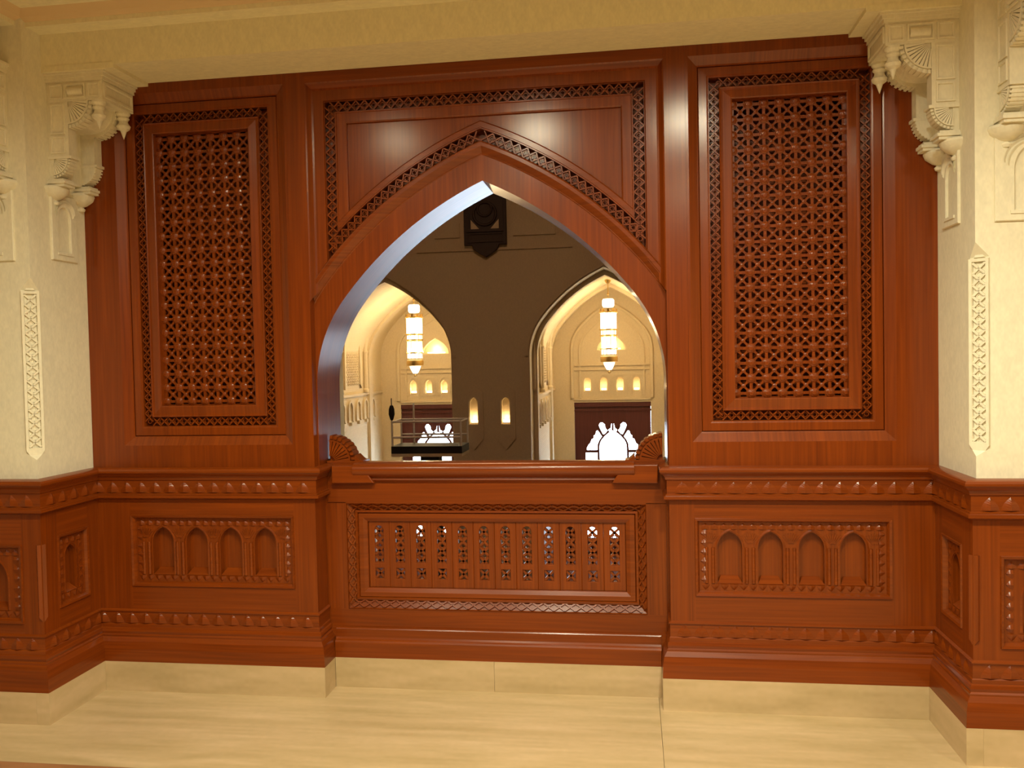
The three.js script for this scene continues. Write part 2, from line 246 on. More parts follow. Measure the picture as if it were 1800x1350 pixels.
// ---------------------------------------------------------------- wooden arch surround
{
  const t = thing('arch_surround', 'polished wooden surround with pointed arch opening in the middle of the screen', 'arch', [0, TOP, 0]);
  const XO = .904, Xf = .8125, Yf = 2.836, OA = .113;
  const o = archFull(0, 99, 48), sh = new THREE.Shape();
  sh.moveTo(-XO, TOP); sh.lineTo(-XO, BEAM - .0005); sh.lineTo(XO, BEAM - .0005); sh.lineTo(XO, TOP); sh.lineTo(AR.a, TOP); o.forEach(p => sh.lineTo(p[0], p[1])); sh.lineTo(-AR.a, TOP); sh.closePath();
  const F = -.022, FB = -.05;
  sh.holes.push(pathOf([...archFull(OA + .012, .80, 40), [-.80, 2.825], [.80, 2.825]]));
  part('arch_board', [extrude(sh, -.33, F)], mat.wood, t, { crease: .35 });
  for (const q of [1, -1]) part('post', [B(Xf, XO, TOP, BEAM - .0005, F, WALL)], mat.wood, t, { s: q });
  part('head_board', [B(-Xf + .0005, Xf - .0005, Yf, BEAM - .0005, F, WALL)], mat.wood, t, { grain: 'h' });
  // mouldings of the sunk field
  const U = (o0, z0, o1, z1, oa) => { const f = (q, z) => { const yb = archHalf(OA + oa, Xf - q - .0005, 8)[0][1]; return [[-Xf + q, yb, z], [-Xf + q, Yf - q, z], [Xf - q, Yf - q, z], [Xf - q, yb, z]]; }; return strip(f(o0, z0), f(o1, z1)); };
  const fr = (n, ps, oa) => part(n, ps.slice(0, -1).map((p, i) => U(p[0], p[1], ps[i + 1][0], ps[i + 1][1], oa)), mat.wood, t);
  const ab = (n, ps, x) => part(n, ps.slice(0, -1).map((p, i) => archBand(OA + p[0], p[1], OA + ps[i + 1][0], ps[i + 1][1], x)), mat.wood, t, { grain: 'h', crease: .3 });
  fr('frame_chamfer', [[0, WALL], [.006, .026], [.022, .006], [.031, .003]], 0);
  fr('frame_band', [[.031, .003], [.078, .003], [.0805, -.001], [.083, .003], [.085, .003], [.085, FB]], .02);
  fr('inner_frame', [[.133, FB], [.133, .004], [.138, .004], [.141, 0], [.18, 0], [.186, -.004], [.187, -.019]], .115);
  ab('arch_step', [[-.006, F], [-.002, F + .003], [.001, F + .002], [.024, .004], [.027, .006], [.042, .006], [.045, .009], [.048, .006], [.048, FB]], .81);
  ab('arch_moulding', [[.098, FB], [.098, .007], [.103, .007], [.106, .003], [.128, .003], [.134, -.002], [.135, -.019]], .68);
  part('fret_back', [extrude(pathOf([...archFull(OA + .02, .80, 30), [-.80, 2.82], [.80, 2.82]], THREE.Shape), -.07, FB + .001)], mat.wood, t);
  // spandrel veneer panels
  for (const s of [1, -1]) { const h = archHalf(OA + .135, .63, 30).filter(p => p[1] < 2.645); const C = [h[h.length - 1][0], 2.655]; part('spandrel_panel', [extrude(pathOf([...h, C, [.63, 2.655]], THREE.Shape), -.0184, -.0165)], mat.wood, t, { s }); }
  // frets
  const zt = -.001, zb = -.012, w = .046, mid = .109;
  const yb = archHalf(OA + .06, Xf - mid, 10)[0][1];
  const fretLen = Yf - mid - yb + .0;
  for (const s of [1, -1]) {
    part('fret_strip', [fret((a, b) => [s * (Xf - mid + b), yb + a], fretLen, w, .042, zt, zb)], mat.wood, t);
    const h = archHalf(OA + .073, Xf - mid, 200); const map = (a, b) => { const f = Math.max(0, Math.min(199.999, a / h.len * 200)), i = Math.floor(f), u = f - i, dx = h[i + 1][0] - h[i][0], dy = h[i + 1][1] - h[i][1], L = Math.hypot(dx, dy); const e = (a / h.len * 200 - i); return [s * (h[i][0] + dx * e + dy / L * b), h[i][1] + dy * e - dx / L * b]; };
    part('fret_arch', [fret(map, h.len - .01, w, .043, zt + .002, zb)], mat.wood, t);
  }
  part('fret_strip', [fret((a, b) => [-(Xf - mid) + a, Yf - mid + b], 2 * (Xf - mid), w, .042, zt, zb)], mat.wood, t);
}
// ---------------------------------------------------------------- grille panels and the boards around them
const knob = uvs(clean(toCreasedNormals(mergeGeometries([clean(lathe([[.0195, -.004], [.0195, .002], [.0165, .005], [.012, .006], [.0105, .0085], [.006, .0108], [.0008, .0112]], 12).rotateX(Math.PI / 2).rotateZ(Math.PI / 8))]), .7)), 'v');
for (const s of [1, -1]) {
  const side = s > 0 ? 'right' : 'left', P = .066, gx = 1.3385, gy = 2.005, sx0 = .9595, sx1 = 1.7185, sy0 = 1.2155, sy1 = 2.794;
  const b = thing('wall_panelling', 'plain polished wooden boards framing the grille ' + side + ' of the arch', 'panelling', [s * gx, TOP, 0]);
  const sh = rectShape(.9045, X0 - .0005, TOP, BEAM - .0005); const e = .044; sh.holes.push(pathOf([[sx0 - e, sy0 - e], [sx0 - e, sy1 + e], [sx1 + e, sy1 + e], [sx1 + e, sy0 - e]]));
  part('board', [extrude(sh, -.06, WALL)], mat.wood, b, { s });
  part('chamfer', rectFrame(sx0 - e, sx1 + e, sy0 - e, sy1 + e, [[0, WALL], [.008, .025], [.036, .008], [.042, .006], [.042, -.05]]), mat.wood, b, { s });
  part('backing_board', [B(.9045, X0 - .0005, TOP, BEAM - .0005, -.33, -.205)], mat.wood, b, { s });
  const t = thing('grille_panel', 'carved wooden lattice grille panel ' + side + ' of the arch', 'grille', [s * gx, sy0, 0], { group: 'lattice grille panels' });
  const F = (n, m, ps) => part(n, rectFrame(sx0, sx1, sy0, sy1, ps), m, t, { s });
  F('outer_frame', mat.wood, [[.0, -.05], [.0, .002], [.003, .005], [.036, .006], [.042, .004], [.046, .004], [.048, -.045]]);
  F('inner_frame', mat.wood, [[.089, -.045], [.089, .007], [.092, .010], [.096, .007], [.104, .006], [.138, .012], [.143, .009], [.145, -.035]]);
  const y0 = sy0 + .068, y1 = sy1 - .068, x0 = sx0 + .0685, x1 = sx1 - .0685, zt = -.001, zb = -.011;
  const m2 = (x, y) => [s * x, y];
  part('border_fret', [
    fret((a, c) => m2(x0 + c, y0 + a), y1 - y0, .04, .0392, zt, zb, .0052), fret((a, c) => m2(x1 + c, y0 + a), y1 - y0, .04, .0392, zt, zb, .0052),
    fret((a, c) => m2(x0 + .02 + a, y0 + c), x1 - x0 - .04, .04, .0392, zt, zb, .0052), fret((a, c) => m2(x0 + .02 + a, y1 + c), x1 - x0 - .04, .04, .0392, zt, zb, .0052)], mat.wood, t);
  part('border_back', rectFrame(sx0, sx1, sy0, sy1, [[.04, -.045], [.1, -.045]]), mat.wood, t, { s });
  part('grille_back', [B(sx0 + .12, sx1 - .12, sy0 + .12, sy1 - .12, -.20, -.19)], mat.wood, t, { s });
  const gx0 = gx - 3.5 * P, gy0 = gy - 9.5 * P;
  const bd = rectShape(gx0 - .025, gx0 + 7 * P + .025, gy0 - .03, gy0 + 19 * P + .03), petal = [[-.045, .145], [.045, .145], [.12, .215], [.19, .30], [.205, .35], [.18, .395], [.13, .41], [.04, .40], [-.04, .40], [-.13, .41], [-.18, .395], [-.205, .35], [-.19, .30], [-.12, .215]];
  for (let i = 0; i < 7; i++) for (let j = 0; j < 19; j++) for (let q = 0; q < 4; q++) { const c = Math.round(Math.cos(q * Math.PI / 2)), n = Math.round(Math.sin(q * Math.PI / 2)); bd.holes.push(pathOf(petal.map(([x, y]) => [gx0 + (i + .5 + x * c - y * n) * P, gy0 + (j + .5 + x * n + y * c) * P]))); }
  for (let i = 0; i < 7; i++) for (const e of [-1, 1]) { const x = gx0 + (i + .5) * P, y = e < 0 ? gy0 - .009 : gy0 + 19 * P + .009; bd.holes.push(pathOf([[x - .012, y - e * .003], [x + .012, y - e * .003], [x + .014, y + e * .006], [x - .014, y + e * .006]])); }
  part('pierced_board', [extrude(bd, -.034, -.022)], mat.wood, t, { s });
  part('centre_bosses', Array.from({ length: 133 }, (_, k) => lathe([[.0095, -.023], [.008, -.0195], [.0006, -.0185]], 8).rotateX(Math.PI / 2).translate(0, 0, 0).translate(gx0 + (k % 7 + .5) * P, gy0 + (Math.floor(k / 7) + .5) * P, 0)).map(g => { const c = clean(g); return c; }), mat.wood, t, { s });
  for (let i = 0; i < 8; i++) for (let j = 0; j < 20; j++) inst('turned_knob', knob, mat.wood, t, s * (gx0 + i * P) - s * gx, gy0 + j * P - sy0, -.021);
}
// ---------------------------------------------------------------- wainscot below the rail
const DZ = .02;     // plane the dado is built on
const prof = [[.06, .141], [.058, .20], [.052, .235], [.040, .255], [.040, .262], [.034, .268], [.037, .28], [.034, .293], [.028, .297], [.028, .312], [.024, .316]];
const prof2 = [[.024, .372], [.030, .374], [.030, .379], [.02, .385]];
const prof3 = [[.02, .914], [.032, .918], [.044, .924], [.044, .936], [.036, .939], [.036, .944], [.030, .947]];
const prof4 = [[.030, 1.006], [.036, 1.01], [.038, 1.02], [.046, 1.03], [.056, 1.038], [.062, 1.046], [.062, 1.054], [.056, 1.062], [.045, 1.067], [-.02, 1.067]];
const cap = (L, k0, k1, ps) => strip(ps.map(([o, y]) => [-k0 * o, y, o]), ps.map(([o, y]) => [L + k1 * o, y, o]));      // k: 1 convex end, -1 inner corner
const sweep = (L, k0, k1) => ({ base: cap(L, k0, k1, prof), low: cap(L, k0, k1, [prof[prof.length - 1], prof2[0]]), mid: cap(L, k0, k1, prof2), fr: cap(L, k0, k1, [prof3[prof3.length - 1], prof4[0]]), low3: cap(L, k0, k1, prof3), rail: cap(L, k0, k1, prof4) });
const leafBig = leafGeo(.066, .050, .009), leafSmall = leafGeo(.037, .026, .0065);
function nicheShape(cx, w, y0, y1) { const a = [], r = w / 2, c = .42 * r, m = Math.acos(c / (r + c)), h = (r + c) * Math.sin(m); for (let i = 0; i <= 8; i++) { const t = m * i / 8; a.push([cx - c + (r + c) * Math.cos(t), y1 - h + (r + c) * Math.sin(t)]); } a[8][0] = cx; return [[cx + r, y0], ...a, ...a.slice(0, -1).reverse().map(p => [2 * cx - p[0], p[1]]), [cx - r, y0]]; }
// builds one flat run of wainscot, local frame: x along 0..L, y up, z out
function run(t, mx, L, k0, k1, panel, s, opt = {}) {
  const ap = g => clean(g).applyMatrix4(mx), P = (n, g, m = mat.wood, o = {}) => part(n, g.map(ap), m, t, { s, grain: 'h', ...o });
  const w = sweep(L, k0, k1);
  P('skirting', [w.base]); P('lower_frieze', [w.low, w.mid]); P('frieze', [w.low3, w.fr]); P('cap_rail', [w.rail], mat.wood, { crease: .5 });
  const q = new THREE.Quaternion().setFromRotationMatrix(mx), n = Math.max(1, Math.round((L - .02) / .0715)), c = L / n;
  const rotY = new THREE.Euler().setFromQuaternion(q).y;
  const lf = (g, x, y, z, rz = 0, nm = 'carved_leaf', m = mat.wood) => { const v = new THREE.Vector3(x, y, z).applyMatrix4(mx); const o = inst(nm, g, m, t, s * v.x - t.position.x, v.y - t.position.y, v.z - t.position.z); o.rotation.set(0, s * rotY, s * rz, 'YXZ'); return o; };
  if (!opt.noLeaf) for (let i = 0; i < n; i++) { lf(leafBig, (i + .5) * c, .9505, .030); lf(leafBig, (i + .5) * c, .3185, .0242); }
  // frame and panel
  const bx0 = 0, bx1 = L + .02 * k1;
  if (!panel) { P('body_board', [B(bx0, bx1, .383, .916, 0, .02)], mat.wood, { grain: 'v' }); return; }
  const [px0, px1, py0, py1, centres, nw] = panel;
  P('stile', [B(bx0, px0, .383, .916, 0, .02)], mat.wood, { grain: 'v' }); P('stile', [B(px1, bx1, .383, .916, 0, .02)], mat.wood, { grain: 'v' });
  P('rail', [B(px0, px1, py1, .916, 0, .02)]); P('rail', [B(px0, px1, .383, py0, 0, .02)]);
  P('panel_moulding', rectFrame(px0, px1, py0, py1, [[0, .02], [.002, .027], [.012, .024], [.018, .012], [.02, .004]]));
  const fx0 = px0 + .02, fx1 = px1 - .02, fy0 = py0 + .02, fy1 = py1 - .02, sh = rectShape(fx0, fx1, fy0, fy1);
  const ny0 = py0 + .055, ny1 = py1 - .062, hole = [];
  for (const cx of centres) { const ns = nicheShape(cx, nw, ny0, ny1); hole.push(ns); sh.holes.push(pathOf(ns)); }
  P('niche_board', [extrude(sh, -.03, .004)], mat.wood, { grain: 'v', crease: .5 });
  P('niche_back', [B(fx0, fx1, fy0, fy1, -.036, -.031)], mat.wood, { grain: 'v' });
  for (const cx of centres) {
    P('niche_sill', [strip([[cx - nw / 2, ny0 - .001, .006], [cx + nw / 2, ny0 - .001, .006]], [[cx - nw * .34, ny0 + .028, -.0305], [cx + nw * .34, ny0 + .028, -.0305]]), strip([[cx - nw / 2, ny0 - .004, .004], [cx + nw / 2, ny0 - .004, .004]], [[cx - nw / 2, ny0 - .001, .006], [cx + nw / 2, ny0 - .001, .006]])]);
    const a = nicheShape(cx, nw + .01, ny0, ny1 + .005), b2 = nicheShape(cx, nw + .024, ny0, ny1 + .013); P('niche_moulding', [strip(a.map(p => [...p, .0042]), a.map(p => [...p, .0065])), strip(a.map(p => [...p, .0065]), b2.map(p => [...p, .0042]))]);
  }
  const gaps = []; for (let i = 0; i <= centres.length; i++) gaps.push(i === 0 ? centres[0] - opt.pitch / 2 : i === centres.length ? centres[i - 1] + opt.pitch / 2 : (centres[i - 1] + centres[i]) / 2);
  for (const g of gaps) if (g > fx0 + .03 && g < fx1 - .03) {
    P('colonnette', [new THREE.CylinderGeometry(.008, .008, ny1 - ny0 - .07, 8).translate(g - .014, (ny0 + ny1) / 2 - .035, .003), new THREE.CylinderGeometry(.008, .008, ny1 - ny0 - .07, 8).translate(g + .014, (ny0 + ny1) / 2 - .035, .003)]);
    const rays = []; for (let k = -3; k <= 3; k++) { const a = Math.PI / 2 + k * .22, bb = clean(B(.012, .055, -.0022, .0022, .003, .0075)); bb.rotateZ(a); bb.translate(g, ny1 - .06, 0); rays.push(bb); } P('carved_spray', rays);
  }
  const nb = Math.round((fx1 - fx0 - .012) / .0415), cb = (fx1 - fx0 - .012) / nb, nv = Math.round((fy1 - fy0 - .06) / .0415), cv = (fy1 - fy0 - .06) / nv;
  for (let i = 0; i < nb; i++) { lf(leafSmall, fx0 + .006 + (i + .5) * cb, fy1 - .031, .0045, 0, 'carved_scallop'); lf(leafSmall, fx0 + .006 + (i + .5) * cb, fy0 + .031, .0045, Math.PI, 'carved_scallop'); }
  for (let i = 0; i < nv; i++) { lf(leafSmall, fx0 + .031, fy0 + .03 + (i + .5) * cv, .0045, Math.PI / 2, 'carved_scallop'); lf(leafSmall, fx1 - .031, fy0 + .03 + (i + .5) * cv, .0045, -Math.PI / 2, 'carved_scallop'); }
}
const JX = .83;      // jamb plane of the opening below the rail
const at = (x, z, ry) => new THREE.Matrix4().makeRotationY(ry).setPosition(x, 0, z);
for (const s of [1, -1]) {
  const side = s > 0 ? 'right' : 'left';
  const t = thing('wainscot', 'carved wooden wainscot with four niches below the ' + side + ' grille', 'wainscot', [s * 1.34, .141, DZ]);
  run(t, at(JX, DZ, 0), X0 - JX, 1, -1, [.917 - JX, 1.738 - JX, .496, .840, [1.068 - JX, 1.240 - JX, 1.412 - JX, 1.584 - JX], .106], s, { pitch: .172 });
  run(t, at(JX, -.097, -Math.PI / 2), DZ + .097, 0, 1, null, s, { noLeaf: true });
  const k = thing('wainscot_core', 'plain timber carcass behind the ' + side + ' wainscot', 'carcass', [s * 1.34, 0, 0]);
  part('carcass_board', [B(JX + .004, X0 - .001, 0, TOP - .001, -.33, DZ - .04), B(.8004, JX + .004, 0, TOP - .001, -.33, -.101), B(JX + .004, X0 + .01, .0, .141, DZ - .03, DZ), B(JX + .004, X0, .89, TOP - .004, DZ - .03, DZ - .001), B(JX + .004, JX + .09, .141, .9, DZ - .03, DZ - .001)], mat.wood, k, { s });
  const p = thing('pier_wainscot', 'carved wooden wainscot wrapping the foot of the ' + side + ' pier', 'wainscot', [s * X0, .141, DP]);
  run(p, at(X0, DZ, -Math.PI / 2), DP - DZ, -1, 1, [.10, DP - DZ - .085, .47, .80, [(DP - DZ + .015) / 2], .075], s, { pitch: .3 });
  run(p, at(X0, DP, 0), 1.3, 1, 0, [.075, .40, .43, .78, [.2375], .15], s, { pitch: .4 });
  part('corner_bead', [extrude(pathOf([[-.017, .46], [0, .435], [.017, .46], [.017, .78], [-.017, .78]], THREE.Shape), -.01, .004).rotateY(-Math.PI / 4).translate(X0 - .0155, 0, DP + .0155)], mat.wood, p, { s });
  // marble plinths
  const bb = thing('baseboard_' + side, 'pale marble plinth under the ' + side + ' wainscot and pier', 'plinth', [s * 1.3, 0, DZ], { kind: 'structure', fixed: true });
  const mo = .06;
  part('plinth_slab', [B(JX - mo, X0 - mo - .0005, 0, .141, DZ, DZ + mo)], mat.marble, bb, { s, grain: 'stone' });
  part('plinth_return', [B(JX - mo, JX, 0, .141, -.057, DZ - .0005)], mat.marble, bb, { s, grain: 'stone' });
  part('plinth_slab', [B(X0 - mo, X0 - .0005, 0, .141, DZ, DP + mo)], mat.marble, bb, { s, grain: 'stone' });
  part('plinth_slab', [B(X0, X0 + 1.3, 0, .141, DP, DP + mo)], mat.marble, bb, { s, grain: 'stone' });
}
// ---------------------------------------------------------------- balustrade in the opening
{
  const t = thing('balustrade', 'carved wooden balustrade with twelve pierced slats closing the foot of the arch', 'balustrade', [0, .141, -.13]);
  const HX = .80, Z = -.10, zb = -.20, P = (n, g, o = {}) => part(n, g, mat.wood, t, { grain: 'h', ...o });
  const prof = (ps, L0, L1) => strip(ps.map(([z, y]) => [L0, y, z]), ps.map(([z, y]) => [L1, y, z]));
  P('skirting', [prof([[-.062, .141], [-.062, .215], [-.066, .222], [-.078, .226], [-.082, .235], [-.082, .272], [-.085, .276], [Z, .28]], -.7695, .7695)]);
  P('bottom_rail', [B(-HX, HX, .275, .366, zb, Z), B(-HX, HX, .141, .28, zb, -.09)]);
  P('hand_rail', [prof([[Z, .975], [-.088, .982], [-.082, .99], [-.086, 1.0], [-.07, 1.008], [-.058, 1.02], [-.05, 1.035], [-.052, 1.05], [-.06, 1.062], [-.075, 1.069], [-.1, 1.072], [-.16, 1.072], [-.2, 1.065], [-.21, 1.04], [-.2, .98]], -.66, .66)], { crease: .9 });
  P('top_board', [B(-HX, HX, .876, 1.0, zb, Z)]);
  const fx = .711, fy0 = .366, fy1 = .876;
  P('stile', [B(-HX, -fx, .366, .88, zb, Z)], { grain: 'v' }); P('stile', [B(fx, HX, .366, .88, zb, Z)], { grain: 'v' });
  P('outer_frame', rectFrame(-fx, fx, fy0, fy1, [[0, Z], [.002, Z + .004], [.004, Z - .006], [.036, Z - .03], [.038, Z - .02], [.048, Z - .018], [.052, Z - .03]]));
  P('inner_frame', [...rectFrame(-fx, fx, fy0, fy1, [[.052, Z - .03], [.054, Z - .024], [.075, Z - .024], [.093, Z - .034], [.095, Z - .042]]), ...rectFrame(-fx, fx, fy0, fy1, [[-.01, zb], [.10, zb], [.10, Z - .07]])]);
  // sloping fret of the outer frame
  const slopeFret = (len, w, m4) => { const g = fret((a, b) => [a - len / 2, b], len, w, .05, .008, -.001, .007); g.applyMatrix4(m4); g.computeVertexNormals(); return g; };
  const ang = Math.atan2(.024, .032), mid = .020, zc = Z - .018;
  const mm = (rz, tx, ty) => new THREE.Matrix4().makeTranslation(tx, ty, zc).multiply(new THREE.Matrix4().makeRotationZ(rz)).multiply(new THREE.Matrix4().makeRotationX(-ang));
  P('frame_fret', [slopeFret(1.37, .036, mm(0, 0, fy0 + mid)), slopeFret(1.37, .036, mm(Math.PI, 0, fy1 - mid)), slopeFret(.46, .036, mm(Math.PI / 2, fx - mid, (fy0 + fy1) / 2)), slopeFret(.46, .036, mm(-Math.PI / 2, -fx + mid, (fy0 + fy1) / 2))]);
  // twelve pierced slats
  const sy0 = .462, sy1 = .785, sw = (2 * (fx - .095)) / 12, zt = Z - .046, z0 = Z - .066;
  for (let i = 0; i < 12; i++) {
    const cx = -fx + .095 + (i + .5) * sw, sh = rectShape(cx - sw / 2 + .0022, cx + sw / 2 - .0022, sy0, sy1 + .02), hw = .0235, a = [];
    for (let k = 0; k <= 8; k++) { const q = Math.PI * k / 8; a.push([cx + hw * Math.cos(q), .735 + hw * 1.15 * Math.sin(q)]); }
    sh.holes.push(pathOf([[cx + hw, .578], ...a, [cx - hw, .578]])); sh.holes.push(pathOf([[cx - hw, .50], [cx - hw, .555], [cx + hw, .555], [cx + hw, .50]]));
    const g = part('slat', [extrude(sh, z0, zt, { bevelEnabled: true, bevelSize: .002, bevelThickness: .002, bevelSegments: 1 })], mat.wood, t, { grain: 'v' });
    part('tracery', [fret((u, v) => [cx + v, .567 + u], .188, .05, .047, zt - .004, z0, .0105), fret((u, v) => [cx + v, .5015 + u], .052, .05, .052, zt - .004, z0, .0105)], mat.wood, g, {}).position.sub(t.position.clone());
  }
  // quarter fans at both ends of the hand rail
  for (const s of [1, -1]) {
    const r = .125, cx = .79, cy = 1.075;
    P('fan_ornament', [...fan(r, -.195, -.105, 8, Math.PI / 2, Math.PI, cx, cy, .22), B(.62, HX, 1.055, 1.078, -.2, -.10), extrude(pathOf([[.665, 1.07], [.665, 1.105], [.645, 1.085], [.625, 1.07]], THREE.Shape), -.2, -.11)], { s });
    P('rail_end', [B(.7625, HX, 1.0, 1.0545, -.2, -.101), extrude(pathOf([[.762, .98], [.762, 1.056], [.645, 1.056], [.60, 1.03], [.565, .98]], THREE.Shape), -.2, -.068, { bevelEnabled: true, bevelSize: .004, bevelThickness: .004, bevelSegments: 2 })], { s });
  }
  const b = thing('baseboard_middle', 'pale marble plinth under the balustrade', 'plinth', [0, 0, -.13], { kind: 'structure' });
  part('plinth_slab', [B(-.769, -.0006, 0, .141, -.2, -.058)], mat.marble, b, { grain: 'stone' }); part('plinth_slab', [B(.0006, .769, 0, .141, -.2, -.058)], mat.marble, b, { grain: 'stone' });
}
// ---------------------------------------------------------------- the great hall beyond the opening
const HF = -14.2, HB = -19.6, HY = -3.95, HT = 8.2, HXL = -10.2, HXR = 10.2, K = 1.6 / .808;
const AL = [-4.80, 0.10, 5.0];
const hallArch = (cx, k = K, o = 0) => archFull(o / k, 99, 24).map(p => [cx + p[0] * k, 1.6 + (p[1] - AR.s) * k]);
{
  const hs = [];
  const fl = thing('floor_hall', 'dark red carpeted floor of the great hall beyond the arch', 'floor', [0, HY, -8], { kind: 'structure', fixed: true });
  part('hall_floor_slab', [B(HXL, HXR, HY - .2, HY, HB - .3, -.46)], mat.hallFloor, fl, { grain: 'stone' });
  const ce = thing('ceiling_hall', 'plain high ceiling of the great hall', 'ceiling', [0, HT, -8], { kind: 'structure', fixed: true });
  part('hall_ceiling_slab', [B(HXL - .3, HXR + .3, HT, HT + .3, HF - .6, -.34)], mat.hallPlain, ce);
  for (const s of [1, -1]) { const w = thing(s > 0 ? 'wall_hall_right' : 'wall_hall_left', 'plain pale stone ' + (s > 0 ? 'right' : 'left') + ' side wall of the great hall', 'wall', [s * HXR, HY, -8], { kind: 'structure', fixed: true }); part('wall_face', [B(HXR, HXR + .3, HY - .2, HT, HB - .3, -.34)], mat.hallPlain, w, { s }); }
  const nw = thing('wall_hall_near', 'hall side of the wall that holds the wooden screen', 'wall', [0, HY, -.4], { kind: 'structure', fixed: true });
  { const sh = rectShape(HXL - .3, HXR + .3, HY - .2, HT); sh.holes.push(pathOf([[-JX, 0], [-JX, 2.5], [JX, 2.5], [JX, 0]])); part('wall_face', [extrude(sh, -.45, -.332)], mat.hallPlain, nw); }
  const hl = thing('hall_ceiling_lamp', 'large dim round lamp on the great hall ceiling', 'lamp', [-1.5, HT, -6.5]);
  part('rim', [lathe([[1.0, 0], [1.1, -.04], [1.1, -.12], [1.0, -.14]], 32)], mat.brass, hl, { local: true }); part('diffuser', [new THREE.CylinderGeometry(1, 1, .02, 32).translate(0, -.06, 0)], mat.lampGlow, hl, { local: true });
  { const l = new THREE.RectAreaLight(HALL_CEILING, 18, 1.4, 1.4); l.position.set(0, -.15, 0); l.rotation.x = -Math.PI / 2; hl.add(l); }
  // far wall with three arches and two lit niches
  const fw = thing('wall_hall_far', 'shadowed stone far wall of the hall between two bright arches', 'wall', [-2.4, HY, HF], { kind: 'structure', fixed: true });
  const sh = new THREE.Shape(); sh.moveTo(HXL, HY); for (const cx of AL) { const a = hallArch(cx).reverse(); sh.lineTo(cx - 1.6, HY); a.forEach(p => sh.lineTo(p[0], p[1])); sh.lineTo(cx + 1.6, HY); } sh.lineTo(HXR, HY); sh.lineTo(HXR, HT); sh.lineTo(HXL, HT); sh.closePath();
  const NX = [-2.73, -2.035]; for (const nx of NX) sh.holes.push(pathOf(nicheShape(nx, .17, .16, .72)));
  part('wall_face', [extrude(sh, HF - .5, HF)], mat.hallPlain, fw, { crease: .5 });
  part('cornice', [B(-3.9, -.55, 3.86, 3.89, HF, HF + .03)], mat.hallPlain, fw);
  part('upper_frieze', [B(-3.5, -2.95, 4.15, 4.45, HF, HF + .03), B(-1.8, -.9, 4.15, 4.4, HF, HF + .03)], mat.hallPlain, fw);
  for (const cx of AL.slice(0, 2)) { part('arch_moulding', [strip(hallArch(cx, K, .03).map(p => [...p, HF]), hallArch(cx, K, .03).map(p => [...p, HF + .04])), strip(hallArch(cx, K, .03).map(p => [...p, HF + .04]), hallArch(cx, K, .11).map(p => [...p, HF + .04]))], mat.hallPlain, fw); }
  NX.forEach((nx, i) => {
    const fr = new THREE.Shape(); [[nx - .21, .85], [nx - .21, -.16], [nx, -.40], [nx + .21, -.16], [nx + .21, .85], [nx, 1.0]].forEach((p, k) => k ? fr.lineTo(...p) : fr.moveTo(...p)); fr.closePath(); fr.holes.push(pathOf(nicheShape(nx, .20, .15, .74)));
    part('niche_surround', [extrude(fr, HF, HF + .03)], mat.hallPlain, fw);
    part('niche_back', [B(nx - .12, nx + .12, .1, .8, HF - .17, HF - .15)], mat.hallPlain, fw);
    lampNiche(nx, .16, HF - .02, 'glowing lamp in the ' + (i ? 'right' : 'left') + ' small niche of the shadowed hall pier');
  });
  function lampNiche(x, y, z, label, power = .12) {
    const l = thing('niche_lamp', label, 'lamp', [x, y, z - .07], { group: 'niche uplights' });
    part('lamp_tray', [B(-.075, .075, 0, .02, -.05, .05)], mat.brass, l, { local: true }); part('diffuser', [B(-.065, .065, .02, .075, -.04, .04)], mat.lampGlow, l, { local: true });
    const p = new THREE.PointLight(HALL_LAMP, power, 0, 2); p.position.set(0, .13, 0.02); p.castShadow = true; l.add(p);
  }
  // bays behind the arches
  AL.forEach((cx, bi) => {
    const nm = ['left', 'middle', 'right'][bi], bay = thing('hall_bay', 'cream carved vaulted bay of the hall, ' + ['left one with the lift before it', 'right one under the nearer lantern', 'one hidden by the right screen'][bi], 'alcove', [cx, HY, HB], { kind: 'structure' });
    const prof = [[cx + 1.6, HY], ...hallArch(cx), [cx - 1.6, HY]];
    part('vault', [strip(prof.map(p => [...p, HF - .49]), prof.map(p => [...p, HB]))], mat.hall, bay, { crease: .5 });
    const rib = (z, w, d) => { const k2 = K * (1.6 - d) / 1.6, a = prof, b = [[cx + 1.6 - d, HY], ...hallArch(cx, k2), [cx - 1.6 + d, HY]]; return [strip(b.map(p => [...p, z]), b.map(p => [...p, z - w])), strip(a.map(p => [...p, z]), b.map(p => [...p, z])), strip(a.map(p => [...p, z - w]), b.map(p => [...p, z - w]))]; };
    part('vault_rib', rib(HF - .55, .25, .10), mat.hallPlain, bay, { crease: .5 }); part('vault_rib', rib(-18.3, .3, .07), mat.hallPlain, bay, { crease: .5 });
    part('bay_wainscot', [1, -1].map(s => B(cx + s * 1.6 - .03, cx + s * 1.6 + .03, HY, -1.75, HB + .02, HF - .5)).concat([B(cx - 1.57, cx - 1.05, HY, -1.75, HB, HB + .02), B(cx + 1.05, cx + 1.57, HY, -1.75, HB, HB + .02)]), mat.doorWood, bay);
    // back wall
    const bw = new THREE.Shape(); bw.moveTo(cx - 1.62, HY); bw.lineTo(cx - 1.04, HY); bw.lineTo(cx - 1.04, .30); bw.lineTo(cx + 1.04, .30); bw.lineTo(cx + 1.04, HY); bw.lineTo(cx + 1.62, HY); bw.lineTo(cx + 1.62, 3.6); bw.lineTo(cx - 1.62, 3.6); bw.closePath();
    const nxs = [-.665, -.222, .222, .665].map(q => cx + q); for (const q of nxs) bw.holes.push(pathOf(nicheShape(q, .19, .60, .99)));
    const hk = .62 / .808, lun = archFull(0, 99, 14).map(p => [cx + p[0] * hk * .62, 1.72 + (p[1] - AR.s) * hk * .62]); bw.holes.push(pathOf(lun));
